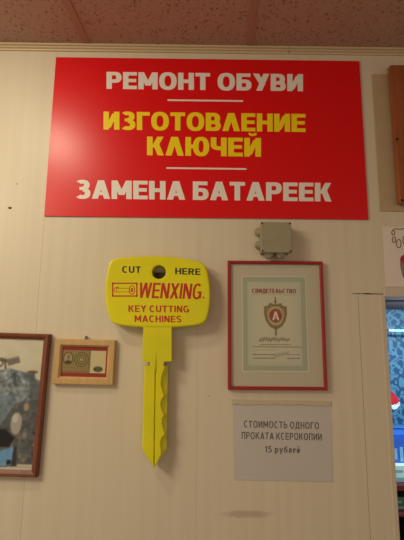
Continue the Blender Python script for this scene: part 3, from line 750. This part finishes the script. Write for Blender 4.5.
# bright shelf edge, put in as an added glowing bar
dT = .52; tz = at(395, 330.5, dT)[1]; tx0 = at(388, 330.5, dT)[0]
glow_bar = empty('shelf_edge_glow', (tx0+.3, dT, tz), 'slim cool-white glowing bar for a bright shelf edge, blue damask recess', 'glow_bar')
bm = bmesh.new(); cyl(bm, (tx0+.28, dT, tz), (1, 0, 0), .0042, .52, 16); link('tube', bm, emat('tube_glow', (130, 225, 245), 1.6), glow_bar)
for e in (tx0+.012, tx0+.548):
    bm = bmesh.new(); cyl(bm, (e, dT, tz), (1, 0, 0), .007, .022, 16); box(bm, e-.006, e+.006, dT, DB, tz-.004, tz+.004); link('end_cap', bm, mat('cap_white', (200, 205, 210), .4), glow_bar)
# shelves and goods
def shelf(py, d0, d1, th, col, label):
    z = at(395, py, d0)[1]; bm = bmesh.new(); box(bm, NX0+.001, NX1-.001, d0, d1, z-th, z, .001)
    return z, tag(link('display_shelf', bm, mat('shelf', col, .4)), label, 'shelf')
z1_, s1 = shelf(485.5, .30, DB-.001, .018, (96, 24, 34), 'dark red shelf under the pale boxes in recess')
z2_, s2 = shelf(514, .30, DB-.001, .010, (110, 28, 44), 'lower dark red shelf with pale goods, recess')
z0_, s0 = shelf(427.5, .58, DB-.001, .004, (70, 130, 200), 'thin blue shelf above the bright blue boxes')
def goods(name, x, w, d, dep, z, hgt, col, stripe, label, cat, grp=None):
    r_ = empty(name, (x+w/2, d, z), label, cat, grp)
    bm = bmesh.new(); box(bm, x, x+w, d, d+dep, z+.0005, z+hgt, .0015); link('carton', bm, mat('carton', col, .4, var=.05), r_)
    bm = bmesh.new()
    for (u0, u1, v0, v1) in stripe[1]: box(bm, x+w*u0, x+w*u1, d-.0006, d, z+hgt*v0, z+hgt*v1)
    link('printed_panel', bm, mat('carton_print', stripe[0], .4), r_)
    return r_
gx = at(391, 470, .33)[0]
z1a = z1_
for i in range(3):
    goods('carton', gx-.02+i*.115, .108, .33, .12, z1a, at(395, 465.5, .33)[1]-z1a, (214, 236, 236), ((110, 190, 205), [(.05, .95, .08, .3), (.1, .6, .6, .75)]), ['pale cyan box nearest the door casing, upper shelf', 'pale cyan box in the middle, upper shelf', 'pale cyan box farthest from casing, upper shelf'][i], 'box')
zz = at(395, 465.5, .33)[1]; zt_ = at(395, 429.5, .42)[1]
bx_ = at(389, 450, .36)[0]
for i in range(3):
    goods('blue_carton', bx_-.02+i*.128, .12, .36, .08, zz, zt_-zz-.003, (34, 96, 205), ((120, 180, 215), [(.12, .42, .12, .5), (.5, .6, .05, .55), (.66, .9, .2, .62)]), ['bright blue box nearest the door casing, on pale box', 'bright blue box in the middle, on pale boxes', 'bright blue box farthest from casing, on pale boxes'][i], 'box')
gz_ = at(395, 497, .34)[1]
for i in range(3):
    goods('green_carton', gx-.02+i*.12, .11, .34, .1, z2_, gz_-z2_, (70, 130, 110), ((170, 200, 190), [(.0, 1, .0, .25), (.1, .5, .5, .7)]), ['green box nearest the door casing, lower shelf', 'green box in the middle, lower shelf', 'green box farthest from casing, lower shelf'][i], 'box')
# red and white ornament hanging in front of the damask
d = .50
orn = empty('hanging_ornament', (at(394, 400, d)[0], d, at(394, 400, d)[1]), 'red and white ornament hanging before the blue damask', 'ornament')
bm = bmesh.new(); slab(bm, smooth([at(a, b, d) for a, b in ((389.5, 391), (392.5, 393), (395.5, 396.5), (398.4, 400), (395.5, 402.5), (392, 404), (389.5, 403))], 3), d-.012, d+.012, .004); link('red_body', bm, mat('ornament_red', (190, 24, 44), .4), orn)
bm = bmesh.new(); slab(bm, smooth([at(a, b, d) for a, b in ((390, 404.6), (393, 404.6), (396, 403.6), (398.3, 401.6), (398.6, 403.6), (396.6, 407), (393.5, 408.8), (390, 408.6))], 3), d-.014, d+.014, .004); link('white_rim', bm, mat('ornament_white', (215, 225, 230), .4), orn)
bm = bmesh.new(); q0 = at(392, 392.5, d); box(bm, q0[0]-.0003, q0[0]+.0003, d-.0003, d+.0003, q0[1], NZ1); link('cord', bm, mat('cord', (40, 80, 120), .6), orn)

# ------------------------------------------------------------------ light
def area(name, loc, target, sx, sy, power, col):
    l = bpy.data.lights.new(name, 'AREA'); l.shape = 'RECTANGLE'; l.size = sx; l.size_y = sy; l.energy = power; l.color = col
    o = bpy.data.objects.new(name, l); COL.objects.link(o); o.location = loc
    d_ = Vector(target)-Vector(loc); o.rotation_euler = d_.to_track_quat('-Z', 'Y').to_euler(); return o
WARM = (1, .89, .64)
area('ceiling_lamp', (-1.55, -1.35, ZC-.06), (-1.2, -.9, 0), .75, .75, 31, WARM)
area('ceiling_spot', (-.72, -.66, ZC-.04), (-.6, -.2, 1.2), .16, .12, 3.5, (1, .88, .66))
w = bpy.data.worlds.new('world'); SC.world = w; w.use_nodes = True
w.node_tree.nodes['Background'].inputs[0].default_value = (1, .80, .60, 1); w.node_tree.nodes['Background'].inputs[1].default_value = .46
area('recess_fill', (NX0+.42, .16, NZ1-.03), (NX0+.42, .5, 1.0), .5, .05, 6, (.74, .92, 1))  # unseen fill, added to light the fronts of the recess goods
SC.view_settings.view_transform = 'Standard'; SC.view_settings.look = 'None'; SC.view_settings.gamma = 1; SC.view_settings.exposure = 0
SC.view_settings.use_curve_mapping = False
